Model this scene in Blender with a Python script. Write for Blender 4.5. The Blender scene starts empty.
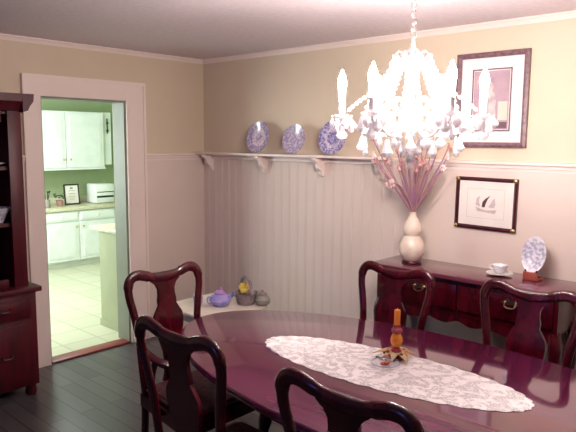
import bpy, bmesh, math, random
from mathutils import Vector, Matrix
random.seed(7)
C = bpy.context.scene.collection
SC = bpy.context.scene

# ---------------------------------------------------------------- camera, world, lights, exposure
CP = Vector((4.14779, -3.40516, 1.62)); YAW, PIT, ROL, FPX = 2.317043, -0.122958, 0.0073136, 608.74
cam = bpy.data.cameras.new('camera'); camo = bpy.data.objects.new('camera', cam); C.objects.link(camo)
cam.sensor_fit = 'HORIZONTAL'; cam.sensor_width = 36.0; cam.lens = FPX * 36.0 / 576.0; cam.clip_start = 0.05
f = Vector((math.cos(PIT)*math.cos(YAW), math.cos(PIT)*math.sin(YAW), math.sin(PIT)))
r = Vector((math.sin(YAW), -math.cos(YAW), 0)); u = r.cross(f)
r2 = math.cos(ROL)*r + math.sin(ROL)*u; u2 = -math.sin(ROL)*r + math.cos(ROL)*u
camo.matrix_world = Matrix(((r2.x, u2.x, -f.x, CP.x), (r2.y, u2.y, -f.y, CP.y), (r2.z, u2.z, -f.z, CP.z), (0, 0, 0, 1)))
SC.camera = camo

w = bpy.data.worlds.new('world'); SC.world = w; w.use_nodes = True
w.node_tree.nodes['Background'].inputs[0].default_value = (0.8, 0.8, 1.0, 1)
w.node_tree.nodes['Background'].inputs[1].default_value = 0.25

def area(name, loc, rot, sx, sy, power, col):
    l = bpy.data.lights.new(name, 'AREA'); l.shape = 'RECTANGLE'; l.size = sx; l.size_y = sy
    l.energy = power; l.color = col
    o = bpy.data.objects.new(name, l); o.location = loc; o.rotation_euler = rot; C.objects.link(o); return o
PI = math.pi
# cool daylight entering through the window behind the camera
area('window_daylight', (1.9, -7.62, 1.35), (-PI/2, 0, PI), 1.1, 1.2, 10, (0.12, 0.2, 1.0))
# unseen fill panel added by the kitchen's left wall to brighten the room
area('kitchen_fill_light', (-1.7, -2.28, 1.5), (-PI/2, 0, PI), 1.6, 1.0, 56, (0.90, 0.98, 1.0))
BULB = 400.0
KLAMP = 75.0
SC.view_settings.view_transform = 'Standard'; SC.view_settings.look = 'None'
SC.view_settings.gamma = 1.0; SC.view_settings.use_curve_mapping = False
SC.view_settings.exposure = 0.75
SC.cycles.caustics_reflective = False; SC.cycles.caustics_refractive = False
SC.cycles.sample_clamp_indirect = 4.0

# ---------------------------------------------------------------- materials
def mat(name, col, rough=0.6, metal=0.0, coat=0.0, col2=None, scale=8.0, stretch=(1, 1, 1), bump=0.0,
        trans=0.0, emit=0.0, detail=4.0, spec=0.5, sheen=0.0, ior=1.45, alpha=1.0):
    m = bpy.data.materials.new(name); m.use_nodes = True
    nt = m.node_tree; b = nt.nodes['Principled BSDF']
    b.inputs['Base Color'].default_value = (*col, 1); b.inputs['Roughness'].default_value = rough
    b.inputs['Metallic'].default_value = metal; b.inputs['Coat Weight'].default_value = coat
    b.inputs['Coat Roughness'].default_value = 0.06
    b.inputs['Transmission Weight'].default_value = trans; b.inputs['IOR'].default_value = ior
    b.inputs['Specular IOR Level'].default_value = spec
    if emit:
        b.inputs['Emission Color'].default_value = (*col, 1); b.inputs['Emission Strength'].default_value = emit
    tc = nt.nodes.new('ShaderNodeTexCoord'); mp = nt.nodes.new('ShaderNodeMapping'); mp.inputs['Scale'].default_value = stretch
    nz = nt.nodes.new('ShaderNodeTexNoise'); nz.inputs['Scale'].default_value = scale; nz.inputs['Detail'].default_value = detail
    nt.links.new(tc.outputs['Object'], mp.inputs[0]); nt.links.new(mp.outputs[0], nz.inputs['Vector'])
    if col2 is None: col2 = tuple(c*0.93 for c in col)
    mx = nt.nodes.new('ShaderNodeMix'); mx.data_type = 'RGBA'
    mx.inputs[6].default_value = (*col, 1); mx.inputs[7].default_value = (*col2, 1)
    rp = nt.nodes.new('ShaderNodeMapRange'); rp.inputs[1].default_value = 0.35; rp.inputs[2].default_value = 0.65
    nt.links.new(nz.outputs[0], rp.inputs[0]); nt.links.new(rp.outputs[0], mx.inputs[0])
    nt.links.new(mx.outputs[2], b.inputs['Base Color'])
    if bump:
        bp = nt.nodes.new('ShaderNodeBump'); bp.inputs['Strength'].default_value = bump; bp.inputs['Distance'].default_value = 0.01
        nt.links.new(nz.outputs[0], bp.inputs['Height']); nt.links.new(bp.outputs[0], b.inputs['Normal'])
    return m

WOOD = mat('mahogany', (0.062, 0.001, 0.006), 0.24, col2=(0.028, 0.0006, 0.003), scale=6, stretch=(3, 3, .6), coat=0.3)
WOODC = mat('china_cabinet_wood', (0.085, 0.002, 0.009), 0.45, col2=(0.045, 0.001, 0.005), scale=6, stretch=(3, 3, .6), coat=0.0)
WOODT = mat('polished_mahogany_top', (0.12, 0.014, 0.055), 0.12, col2=(0.085, 0.008, 0.036), scale=5, stretch=(.6, 6, 1), coat=0.9)
WOODS = mat('sideboard_top_wood_reflection', (0.15, 0.03, 0.055), 0.22, col2=(0.10, 0.015, 0.035), scale=5, stretch=(.6, 6, 1), coat=0.6)  # paler mauve than the case: reflection on the top put into the colour
UPPER = mat('cream_wall_paint', (0.68, 0.56, 0.42), 0.75, col2=(0.65, 0.535, 0.40), scale=2.0)
LOWER = mat('pinkish_beige_paint', (0.74, 0.61, 0.54), 0.6, col2=(0.71, 0.58, 0.51), scale=2.0)
TRIM = mat('trim_paint', (0.87, 0.73, 0.67), 0.5, col2=(0.84, 0.70, 0.64), scale=3)
CEIL = mat('ceiling_paint', (0.74, 0.64, 0.68), 0.85, col2=(0.68, 0.59, 0.62), scale=30, bump=0.15)
GREEN = mat('green_kitchen_paint', (0.37, 0.45, 0.26), 0.7)
KWHITE = mat('kitchen_white_ceiling', (0.8, 0.85, 0.78), 0.8)
CABW = mat('white_cabinet_paint', (0.84, 0.88, 0.86), 0.4)
COUNT = mat('cream_laminate', (0.72, 0.70, 0.52), 0.35, col2=(0.55, 0.50, 0.36), scale=60)
PENI = mat('peninsula_panel_paint', (0.37, 0.39, 0.25), 0.5)
BRASS = mat('brass', (0.75, 0.52, 0.25), 0.25, metal=1.0)
SILVER = mat('silvered_metal', (0.85, 0.8, 0.78), 0.25, metal=1.0)
DKMETAL = mat('dark_metal', (0.05, 0.05, 0.05), 0.4, metal=0.8)
PORC = mat('white_porcelain', (0.85, 0.83, 0.85), 0.2, coat=0.5)
CERAM = mat('cream_vase_glaze', (0.78, 0.66, 0.56), 0.25, coat=0.6, col2=(0.66, 0.52, 0.42), scale=14)
BLACKM = mat('black_paint', (0.02, 0.02, 0.02), 0.4)
PAPER = mat('off_white_paper', (0.85, 0.78, 0.72), 0.8)
MATB = mat('pale_pink_mount', (0.86, 0.74, 0.74), 0.8)
FRAMEG = mat('dark_grey_brown_frame', (0.14, 0.07, 0.085), 0.35, col2=(0.22, 0.14, 0.15), scale=40)
FRAMED = mat('dark_red_frame', (0.07, 0.006, 0.014), 0.3, col2=(0.03, 0.004, 0.008), scale=30)
ENAM = mat('pale_gilt_enamel', (0.88, 0.80, 0.78), 0.25, metal=0.25, coat=0.5)
SLEEVE = mat('white_candle_sleeve', (0.9, 0.86, 0.84), 0.5)
ORANGE = mat('orange_wax', (0.85, 0.25, 0.04), 0.4)
GOLD = mat('amber_orange_glaze', (0.85, 0.35, 0.03), 0.35, col2=(0.6, 0.15, 0.02), scale=40)
REDP = mat('dark_red_berry', (0.35, 0.01, 0.03), 0.35, col2=(0.2, 0.02, 0.02), scale=50)
LEAF = mat('bronze_leaf', (0.42, 0.18, 0.06), 0.5, col2=(0.55, 0.45, 0.25), scale=30)
LEAFG = mat('dark_green_leaf', (0.05, 0.09, 0.04), 0.5)
STEM = mat('purple_brown_stem', (0.30, 0.13, 0.24), 0.6, col2=(0.36, 0.2, 0.16), scale=25)
BLOOM = mat('dusty_pink_dried_flower', (0.62, 0.33, 0.32), 0.9, col2=(0.42, 0.2, 0.18), scale=60)
BLOOM2 = mat('cream_dried_flower', (0.8, 0.7, 0.66), 0.9, col2=(0.6, 0.42, 0.42), scale=60)
STONEB = mat('blue_glaze', (0.20, 0.20, 0.62), 0.3, col2=(0.42, 0.33, 0.62), scale=30)
PURP = mat('lilac_glaze', (0.48, 0.28, 0.55), 0.3, col2=(0.36, 0.18, 0.5), scale=30)
YEL = mat('yellow_petal', (0.85, 0.62, 0.12), 0.7)
WICK = mat('grey_wicker', (0.36, 0.28, 0.27), 0.8, col2=(0.22, 0.17, 0.18), scale=50, bump=0.5)
GGREEN = mat('grey_green_glaze', (0.27, 0.29, 0.22), 0.4, col2=(0.36, 0.3, 0.28), scale=20)
JAMB = mat('grey_green_jamb_paint', (0.24, 0.25, 0.20), 0.5)
WHITEP = mat('white_table_paint', (0.82, 0.74, 0.62), 0.45)
SEATF = mat('dark_red_seat_fabric', (0.10, 0.02, 0.03), 0.9, col2=(0.16, 0.05, 0.05), scale=30)
APPL = mat('white_enamel', (0.85, 0.88, 0.86), 0.3)

def glass_mat(name, tint, mixw):
    m = bpy.data.materials.new(name); m.use_nodes = True; nt = m.node_tree; b = nt.nodes['Principled BSDF']
    b.inputs['Base Color'].default_value = (*tint, 1); b.inputs['Roughness'].default_value = 0.05
    b.inputs['Transmission Weight'].default_value = mixw; b.inputs['IOR'].default_value = 1.55
    b.inputs['Coat Weight'].default_value = 0.6
    nz = nt.nodes.new('ShaderNodeTexNoise'); nz.inputs['Scale'].default_value = 90
    bp = nt.nodes.new('ShaderNodeBump'); bp.inputs['Strength'].default_value = 0.25; bp.inputs['Distance'].default_value = 0.002
    nt.links.new(nz.outputs[0], bp.inputs['Height']); nt.links.new(bp.outputs[0], b.inputs['Normal'])
    if mixw < .5:                                          # white translucency put into the crystal to stand in for blown-out glare
        tl = nt.nodes.new('ShaderNodeBsdfTranslucent'); tl.inputs[0].default_value = (*tint, 1)
        ms = nt.nodes.new('ShaderNodeMixShader'); ms.inputs[0].default_value = 0.45
        nt.links.new(b.outputs[0], ms.inputs[1]); nt.links.new(tl.outputs[0], ms.inputs[2])
        nt.links.new(ms.outputs[0], nt.nodes['Material Output'].inputs[0])
    return m
CRYSTAL = glass_mat('cut_crystal', (0.98, 0.95, 0.97), 0.15)
GLASS = glass_mat('clear_dish_glass', (0.85, 0.85, 0.97), 0.9)
PANE = glass_mat('window_glass', (0.9, 0.95, 1), 0.97)

def bulb_mat():
    m = bpy.data.materials.new('lit_bulb'); m.use_nodes = True; nt = m.node_tree; b = nt.nodes['Principled BSDF']
    b.inputs['Base Color'].default_value = (1, .95, .9, 1)
    b.inputs['Emission Color'].default_value = (1.0, 0.90, 0.85, 1); b.inputs['Emission Strength'].default_value = BULB
    return m
LIT = bulb_mat()

def floor_mat():
    m = mat('dark_plank_floor', (0.085, 0.075, 0.08), 0.28)
    nt = m.node_tree; b = nt.nodes['Principled BSDF']
    tc = nt.nodes.new('ShaderNodeTexCoord'); br = nt.nodes.new('ShaderNodeTexBrick')
    br.inputs['Scale'].default_value = 1.0; br.inputs['Mortar Size'].default_value = 0.004
    br.inputs['Brick Width'].default_value = 0.9; br.inputs['Row Height'].default_value = 0.10
    br.inputs['Color1'].default_value = (0.10, 0.09, 0.092, 1); br.inputs['Color2'].default_value = (0.06, 0.052, 0.055, 1)
    br.inputs['Mortar'].default_value = (0.02, 0.015, 0.015, 1)
    nt.links.new(tc.outputs['Object'], br.inputs['Vector']); nt.links.new(br.outputs[0], b.inputs['Base Color'])
    return m
FLOOR = floor_mat()
def tile_mat():
    m = mat('cream_kitchen_tile', (0.8, 0.8, 0.6), 0.35)
    nt = m.node_tree; b = nt.nodes['Principled BSDF']
    tc = nt.nodes.new('ShaderNodeTexCoord'); br = nt.nodes.new('ShaderNodeTexBrick')
    br.inputs['Scale'].default_value = 1.0; br.inputs['Mortar Size'].default_value = 0.008; br.offset = 0.0
    br.inputs['Brick Width'].default_value = 0.3; br.inputs['Row Height'].default_value = 0.3
    br.inputs['Color1'].default_value = (0.60, 0.60, 0.44, 1); br.inputs['Color2'].default_value = (0.56, 0.56, 0.40, 1)
    br.inputs['Mortar'].default_value = (0.44, 0.44, 0.31, 1)
    nt.links.new(tc.outputs['Object'], br.inputs['Vector']); nt.links.new(br.outputs[0], b.inputs['Base Color'])
    return m
TILE = tile_mat()

def plate_mat(name, seed, base, ink, rings):
    """blue-and-white transfer pattern: concentric bands broken up by noise, on an object lying in its local XY plane"""
    m = bpy.data.materials.new(name); m.use_nodes = True; nt = m.node_tree; b = nt.nodes['Principled BSDF']
    b.inputs['Roughness'].default_value = 0.2; b.inputs['Coat Weight'].default_value = 0.5
    tc = nt.nodes.new('ShaderNodeTexCoord'); ln = nt.nodes.new('ShaderNodeVectorMath'); ln.operation = 'LENGTH'
    sp = nt.nodes.new('ShaderNodeSeparateXYZ'); cb = nt.nodes.new('ShaderNodeCombineXYZ')
    nt.links.new(tc.outputs['Object'], sp.inputs[0]); nt.links.new(sp.outputs[0], cb.inputs[0]); nt.links.new(sp.outputs[1], cb.inputs[1])
    nt.links.new(cb.outputs[0], ln.inputs[0])
    cr = nt.nodes.new('ShaderNodeValToRGB'); cr.color_ramp.interpolation = 'LINEAR'
    els = cr.color_ramp.elements
    while len(els) > 1: els.remove(els[-1])
    for k, (p, v) in enumerate(rings):
        e = els[0] if k == 0 else els.new(p)
        e.position = p; e.color = (v, v, v, 1)
    mr = nt.nodes.new('ShaderNodeMath'); mr.operation = 'DIVIDE'; mr.inputs[1].default_value = 0.125
    nt.links.new(ln.outputs['Value'], mr.inputs[0]); nt.links.new(mr.outputs[0], cr.inputs[0])
    vo = nt.nodes.new('ShaderNodeTexNoise'); vo.inputs['Scale'].default_value = 55; vo.inputs['Detail'].default_value = 3
    of = nt.nodes.new('ShaderNodeVectorMath'); of.inputs[1].default_value = (seed, seed*2, 0)
    nt.links.new(tc.outputs['Object'], of.inputs[0]); nt.links.new(of.outputs[0], vo.inputs['Vector'])
    mp = nt.nodes.new('ShaderNodeMapRange'); mp.inputs[1].default_value = 0.42; mp.inputs[2].default_value = 0.58
    mp.inputs[3].default_value = -0.35; mp.inputs[4].default_value = 0.35
    nt.links.new(vo.outputs[0], mp.inputs[0])
    ad = nt.nodes.new('ShaderNodeMath'); ad.operation = 'ADD'; ad.use_clamp = True
    nt.links.new(cr.outputs[0], ad.inputs[0]); nt.links.new(mp.outputs[0], ad.inputs[1])
    mx = nt.nodes.new('ShaderNodeMix'); mx.data_type = 'RGBA'
    mx.inputs[6].default_value = (*base, 1); mx.inputs[7].default_value = (*ink, 1)
    nt.links.new(ad.outputs[0], mx.inputs[0]); nt.links.new(mx.outputs[2], b.inputs['Base Color'])
    return m
INK = (0.27, 0.21, 0.38)
PL1 = plate_mat('plate_pattern_medallion', 1.3, (0.72, 0.58, 0.62), INK, [(0, .8), (.25, .55), (.32, .2), (.52, .15), (.60, .75), (.95, .85), (1, .4)])
PL2 = plate_mat('plate_pattern_allover', 5.1, (0.66, 0.56, 0.64), INK, [(0, .6), (.4, .45), (.7, .5), (1, .55)])
PL3 = plate_mat('plate_pattern_blue_center', 9.7, (0.70, 0.60, 0.66), (0.18, 0.16, 0.40), [(0, .7), (.38, .8), (.45, .1), (.55, .2), (.62, .6), (1, .7)])
PL4 = plate_mat('plate_pattern_pale', 3.3, (0.86, 0.82, 0.88), (0.35, 0.34, 0.46), [(0, .55), (.45, .6), (.60, .35), (.68, .05), (.8, .1), (.88, .4), (1, .2)])

def lace_mat():
    m = bpy.data.materials.new('white_lace'); m.use_nodes = True; nt = m.node_tree; b = nt.nodes['Principled BSDF']
    b.inputs['Roughness'].default_value = 0.9
    tc = nt.nodes.new('ShaderNodeTexCoord')
    n1 = nt.nodes.new('ShaderNodeTexNoise'); n1.inputs['Scale'].default_value = 17; n1.inputs['Detail'].default_value = 2; n1.inputs['Distortion'].default_value = 1.6
    v = nt.nodes.new('ShaderNodeTexVoronoi'); v.inputs['Scale'].default_value = 130
    nt.links.new(tc.outputs['Object'], n1.inputs['Vector']); nt.links.new(tc.outputs['Object'], v.inputs['Vector'])
    a = nt.nodes.new('ShaderNodeMapRange'); a.inputs[1].default_value = 0.44; a.inputs[2].default_value = 0.56
    nt.links.new(n1.outputs[0], a.inputs[0])
    h = nt.nodes.new('ShaderNodeMapRange'); h.inputs[1].default_value = 0.30; h.inputs[2].default_value = 0.42
    nt.links.new(v.outputs['Distance'], h.inputs[0])
    mu = nt.nodes.new('ShaderNodeMath'); mu.operation = 'MULTIPLY'
    nt.links.new(a.outputs[0], mu.inputs[0]); nt.links.new(h.outputs[0], mu.inputs[1])
    m2 = nt.nodes.new('ShaderNodeMath'); m2.operation = 'MULTIPLY'; m2.inputs[1].default_value = 0.36
    nt.links.new(mu.outputs[0], m2.inputs[0])
    inv = nt.nodes.new('ShaderNodeMath'); inv.operation = 'SUBTRACT'; inv.inputs[0].default_value = 1.0
    nt.links.new(m2.outputs[0], inv.inputs[1]); nt.links.new(inv.outputs[0], b.inputs['Alpha'])
    b.inputs['Base Color'].default_value = (0.92, 0.86, 0.86, 1)
    return m
LACE = lace_mat()

# ---------------------------------------------------------------- mesh helpers
def box(bm, x0, x1, y0, y1, z0, z1, bev=0.0):
    vs = [bm.verts.new((x, y, z)) for x in (x0, x1) for y in (y0, y1) for z in (z0, z1)]
    fs = [(0, 1, 3, 2), (4, 6, 7, 5), (0, 4, 5, 1), (2, 3, 7, 6), (0, 2, 6, 4), (1, 5, 7, 3)]
    faces = [bm.faces.new([vs[i] for i in q]) for q in fs]
    if bev:
        es = list({e for f_ in faces for e in f_.edges})
        bmesh.ops.bevel(bm, geom=es, offset=bev, segments=2, affect='EDGES', profile=0.5)
def lathe(bm, prof, n=24, c=(0, 0, 0), sx=1, sy=1):
    rings = []
    for (rr, z) in prof:
        rings.append([bm.verts.new((c[0]+sx*max(rr, 1e-4)*math.cos(2*PI*k/n), c[1]+sy*max(rr, 1e-4)*math.sin(2*PI*k/n), c[2]+z)) for k in range(n)])
    for a, b in zip(rings, rings[1:]):
        for k in range(n): bm.faces.new((a[k], a[(k+1) % n], b[(k+1) % n], b[k]))
    for rg in (rings[0][::-1], rings[-1]): bm.faces.new(rg)
def tube(bm, pts, rad, n=8, flat=None, caps=True):
    """sweep along pts; rad number or list; flat=(normal vector, ratio) makes the section elliptical"""
    P = [Vector(p) for p in pts]; m = len(P)
    R = rad if isinstance(rad, (list, tuple)) else [rad]*m
    rings = []; prev = None
    for i in range(m):
        t = (P[min(i+1, m-1)]-P[max(i-1, 0)]).normalized()
        if flat: a = Vector(flat[0]); a = (a - a.dot(t)*t).normalized()
        elif prev is None:
            a = Vector((0, 0, 1)) if abs(t.z) < 0.9 else Vector((1, 0, 0)); a = (a-a.dot(t)*t).normalized()
        else: a = (prev-prev.dot(t)*t).normalized()
        prev = a; b = t.cross(a); k1 = flat[1] if flat else 1.0
        rings.append([bm.verts.new(P[i]+R[i]*(k1*a*math.cos(2*PI*k/n)+b*math.sin(2*PI*k/n))) for k in range(n)])
    for a, b in zip(rings, rings[1:]):
        for k in range(n): bm.faces.new((a[k], a[(k+1) % n], b[(k+1) % n], b[k]))
    if caps:
        bm.faces.new(rings[0][::-1]); bm.faces.new(rings[-1])
def prism(bm, outline, place, t):
    """outline of 2-D points, place(u,v,w) -> 3-D; thickness t"""
    A = [bm.verts.new(place(a, b, 0)) for a, b in outline]; B = [bm.verts.new(place(a, b, t)) for a, b in outline]
    bm.faces.new(A[::-1]); bm.faces.new(B); n = len(A)
    for k in range(n): bm.faces.new((A[k], A[(k+1) % n], B[(k+1) % n], B[k]))
def sphere(bm, c, r_, sub=2, s=(1, 1, 1)):
    res = bmesh.ops.create_icosphere(bm, subdivisions=sub, radius=r_)
    for v in res['verts']: v.co = Vector((v.co.x*s[0]+c[0], v.co.y*s[1]+c[1], v.co.z*s[2]+c[2]))
def catmull(pts, n=5):
    P = [Vector(p) for p in pts]; P = [2*P[0]-P[1]]+P+[2*P[-1]-P[-2]]; out = []
    for i in range(1, len(P)-2):
        for k in range(n):
            t = k/n
            out.append(0.5*((2*P[i])+(-P[i-1]+P[i+1])*t+(2*P[i-1]-5*P[i]+4*P[i+1]-P[i+2])*t*t+(-P[i-1]+3*P[i]-3*P[i+1]+P[i+2])*t**3))
    out.append(P[-2]); return out
def obj(name, bm, m, parent=None, smooth=True, loc=None, angle=40):
    bmesh.ops.recalc_face_normals(bm, faces=bm.faces[:])
    me = bpy.data.meshes.new(name); bm.to_mesh(me); bm.free()
    for p in me.polygons: p.use_smooth = smooth
    if smooth: me.set_sharp_from_angle(angle=math.radians(angle))
    for x in (m if isinstance(m, (list, tuple)) else [m]): me.materials.append(x)
    o = bpy.data.objects.new(name, me); C.objects.link(o)
    if parent: o.parent = parent
    if loc: o.location = loc
    return o
def thing(name, label, cat, loc=(0, 0, 0), rz=0.0, group=None):
    o = bpy.data.objects.new(name, None); C.objects.link(o); o.empty_display_size = 0.1
    o.location = loc; o.rotation_euler = (0, 0, rz); return tag(o, label, cat, group)
def tag(o, label, cat, group=None):
    o['label'] = label; o['category'] = cat
    if group: o['group'] = group
    return o
def struct(o): o['kind'] = 'structure'; return o
def copy_tree(o, parent=None):
    c = o.copy(); C.objects.link(c); c.parent = parent
    for ch in o.children: copy_tree(ch, c)
    return c
def BM(): return bmesh.new()
def sbox(name, m, *boxes, parent=None, bev=0.0):
    b = BM()
    for q in boxes: box(b, *q, bev=bev)
    return obj(name, b, m, parent, smooth=bool(bev))

# ---------------------------------------------------------------- setting: dining room shell
CZ = 2.297; RZ = 1.50; XR = 6.2; YF = -7.6
struct(sbox('floor', FLOOR, (-0.02, XR, YF, 0.0, -0.12, 0.0)))
struct(sbox('ceiling', CEIL, (-0.14, XR+.1, YF-.1, 0.1, CZ, CZ+0.1)))
struct(sbox('wall_back', UPPER, (-0.14, XR+.1, 0.0, 0.14, -0.12, CZ)))
DY0, DY1, DZ = -1.45, -0.775, 1.915       # doorway
struct(sbox('wall_left', UPPER, (-0.14, 0, YF, DY0, -0.12, CZ), (-0.14, 0, DY1, 0, -0.12, CZ), (-0.14, 0, DY0, DY1, DZ, CZ)))
struct(sbox('wall_right', UPPER, (XR, XR+.14, YF, 0, -0.12, CZ)))
WX0, WX1, WZ0, WZ1 = 1.3, 2.5, 0.75, 1.95
struct(sbox('wall_front', UPPER, (-0.14, WX0, YF-.14, YF, -0.12, CZ), (WX1, XR+.14, YF-.14, YF, -0.12, CZ),
            (WX0, WX1, YF-.14, YF, -0.12, WZ0), (WX0, WX1, YF-.14, YF, WZ1, CZ)))
wn = struct(sbox('window_1', TRIM, (WX0-.08, WX0, YF-.1, YF+.02, WZ0-.08, WZ1+.08), (WX1, WX1+.08, YF-.1, YF+.02, WZ0-.08, WZ1+.08),
            (WX0, WX1, YF-.1, YF+.02, WZ1, WZ1+.08), (WX0, WX1, YF-.1, YF+.04, WZ0-.08, WZ0),
            (WX0, WX1, YF-.08, YF-.04, 1.33, 1.37), ((WX0+WX1)/2-.015, (WX0+WX1)/2+.015, YF-.08, YF-.04, WZ0, WZ1)))
# beadboard panelling on the back wall below the shelf: narrow boards with real grooves
b = BM(); x = 0.005; prof = []
BW = 0.085
while x < 1.93:
    prof += [(x, -0.006), (x+0.003, -0.010), (x+BW-0.018, -0.010), (x+BW-0.014, -0.0075), (x+BW-0.010, -0.0095), (x+BW-0.006, -0.0095), (x+BW-0.001, -0.006)]
    x += BW
lo = [b.verts.new((p[0], p[1], 0.0)) for p in prof]; hi = [b.verts.new((p[0], p[1], RZ)) for p in prof]
for i in range(len(prof)-1): b.faces.new((lo[i], lo[i+1], hi[i+1], hi[i]))
struct(obj('trim_1', b, LOWER, smooth=False)); XB = x
struct(sbox('trim_2', LOWER, (XB, XR, -0.008, 0.0, 0.0, RZ)))                       # smooth lower panel on
struct(sbox('trim_3', LOWER, (0, 0.008, DY1+0.16, 0, 0, RZ), (0, 0.008, YF, DY0-0.12, 0, RZ)))  # left wall lower panel
def rail(name, pts_prof, segs):
    b = BM()
    for (ax, s0, s1) in segs:                       # ax 'x' runs along x on the back wall, 'y' along the left wall
        if ax == 'x': prism(b, pts_prof, lambda d, z, w_, s0=s0, s1=s1: (s0+(s1-s0)*w_, -d, z), 1.0)
        else: prism(b, pts_prof, lambda d, z, w_, s0=s0, s1=s1: (d, s0+(s1-s0)*w_, z), 1.0)
    return struct(obj(name, b, TRIM, smooth=False))
chair_prof = [(0, RZ-.045), (.012, RZ-.045), (.014, RZ-.03), (.02, RZ-.025), (.022, RZ-.012), (.034, RZ-.004), (.034, RZ+.008), (0, RZ+.012)]
rail('trim_4', chair_prof, [('x', 1.95, XR), ('y', DY1+0.165, 0.0), ('y', YF, DY0-0.12)])
crown_prof = [(0, CZ-.034), (.006, CZ-.034), (.008, CZ-.028), (.018, CZ-.014), (.028, CZ-.008), (.028, CZ), (0, CZ)]
rail('trim_5', crown_prof, [('x', 0, XR), ('y', YF, 0)])
base_prof = [(0, 0), (.022, 0), (.022, .10), (.014, .12), (0, .125)]
for nm, seg in (('baseboard_back', [('x', 0, XR)]), ('baseboard_left', [('y', DY1+0.165, 0), ('y', YF, DY0-0.12)])): rail(nm, base_prof, seg)
# doorway casing, reveal and threshold
CT = 2.045
struct(sbox('door_1', TRIM, (0, 0.024, DY0-0.115, DY0, 0, CT), (0, 0.024, DY1, DY1+0.16, 0, CT), (0, 0.0238, DY0, DY1, DZ, CT),
            (0, 0.032, DY0-0.125, DY0-0.105, 0, CT+.01), (0, 0.032, DY1+0.148, DY1+0.168, 0, CT+.01), (0, 0.032, DY0-0.105, DY1+0.148, CT-.01, CT+.012)))
struct(sbox('trim_6', JAMB, (-0.16, 0.002, DY0-0.001, DY0+.014, 0, DZ), (-0.16, 0.002, DY1-.014, DY1+0.001, 0, DZ), (-0.16, 0.002, DY0+.014, DY1-.014, DZ-.014, DZ+0.001)))
struct(sbox('trim_7', mat('red_brown_threshold', (0.22, 0.035, 0.03), .4), (-0.10, 0.02, DY0+.014, DY1-.014, 0.0, 0.014), bev=0.004))

# ---------------------------------------------------------------- kitchen shell
KX = -3.62; KY0, KY1 = -2.4, 1.45
struct(sbox('floor_kitchen', TILE, (KX, -0.02, KY0, KY1, -0.12, 0.003)))
struct(sbox('ceiling_kitchen', KWHITE, (KX-.1, -0.14, KY0-.1, KY1+.1, CZ, CZ+.1)))
struct(sbox('wall_kitchen_far', GREEN, (KX-.1, KX, KY0-.1, KY1+.1, -0.12, CZ)))
struct(sbox('wall_kitchen_right', GREEN, (KX, -0.14, KY1, KY1+.1, -0.12, CZ)))
struct(sbox('wall_kitchen_left', GREEN, (KX, -0.14, KY0-.1, KY0, -0.12, CZ)))
struct(sbox('wall_kitchen_near', GREEN, (-0.16, -0.14, DY1, KY1, 0, CZ), (-0.16, -0.14, KY0, DY0, 0, CZ), (-0.16, -0.14, DY0, DY1, DZ, CZ)))
t = thing('ceiling_lamp', 'round white ceiling light in the kitchen beyond the doorway', 'lamp', (-1.9, -0.6, CZ))
b = BM(); lathe(b, [(.16, 0), (.17, -.02), (.15, -.035)], 32); obj('lamp_base', b, APPL, t)
b = BM(); lathe(b, [(.145, -.035), (.14, -.06), (.09, -.085), (.0, -.09)], 32)
KM = mat('lit_lamp_glass', (0.95, 0.98, 1.0), 0.4, emit=KLAMP); obj('lamp_shade', b, KM, t)

# kitchen units (fronts face +x)
def panel_door(parent, x, y0, y1, z0, z1, knob_y, knob_z, arch=False, handle=False, name='door'):
    b = BM(); box(b, x, x+.018, y0, y1, z0, z1, bev=.003)
    m = .045 if not handle else .02
    if y1-y0 > .15:
        n = 14; zt = z1-m; pts = [(y0+m, z0+m), (y1-m, z0+m)]
        if arch:
            for k in range(n+1):
                a = k/n; pts.append((y1-m-(y1-y0-2*m)*a, zt-.05+.05*math.sin(PI*a)))
        else: pts += [(y1-m, zt), (y0+m, zt)]
        prism(b, pts, lambda p, q, w_: (x+.017+w_, p, q), .008)
        pts2 = [((p-(y0+y1)/2)*.9+(y0+y1)/2, (q-(z0+z1)/2)*.93+(z0+z1)/2) for p, q in pts]
    d = obj(name, b, CABW, parent, smooth=False)
    b = BM(); sphere(b, (x+.036, knob_y, knob_z), .013, 2); tube(b, [(x+.02, knob_y, knob_z), (x+.034, knob_y, knob_z)], .006)
    obj('knob', b, BRASS if not handle else APPL, d); return d
XU = -3.3
t = thing('wall_cabinet', 'white kitchen wall cabinet with two plain doors and small dark knobs', 'cabinet', (0, 0, 0))
sbox('cabinet_body', CABW, (KX, XU, -.62, .985, 1.235, 1.975), (KX, XU+.02, -.62, .985, 1.225, 1.245), parent=t)
panel_door(t, XU, .005, .425, 1.255, 1.955, .39, 1.36); panel_door(t, XU, .435, .965, 1.255, 1.955, .475, 1.36)
panel_door(t, XU, -.6, -.005, 1.255, 1.955, -.05, 1.36)
t = thing('corner_cabinet', 'narrow white corner wall cabinet at the right end of the upper run', 'cabinet', (0, 0, 0))
sbox('cabinet_body', CABW, (KX, XU-.02, .99, 1.10, 1.28, 1.98), parent=t)
b = BM(); tube(b, [(XU-.01, 1.04, 1.90), (XU-.01, 1.04, 1.70)], .008); sphere(b, (XU-.005, 1.04, 1.84), .018, 1); sphere(b, (XU-.005, 1.04, 1.74), .02, 1); obj('hanging_ornament', b, DKMETAL, t)
XBC = -3.04
t = thing('base_cabinet', 'white kitchen base cabinet with two drawers above arched doors', 'cabinet', (0, 0, 0))
sbox('cabinet_body', CABW, (KX+.01, XBC, -.5, 1.09, .08, .725), (KX+.01, XBC-.05, -.5, 1.09, .003, .08), parent=t)
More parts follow.
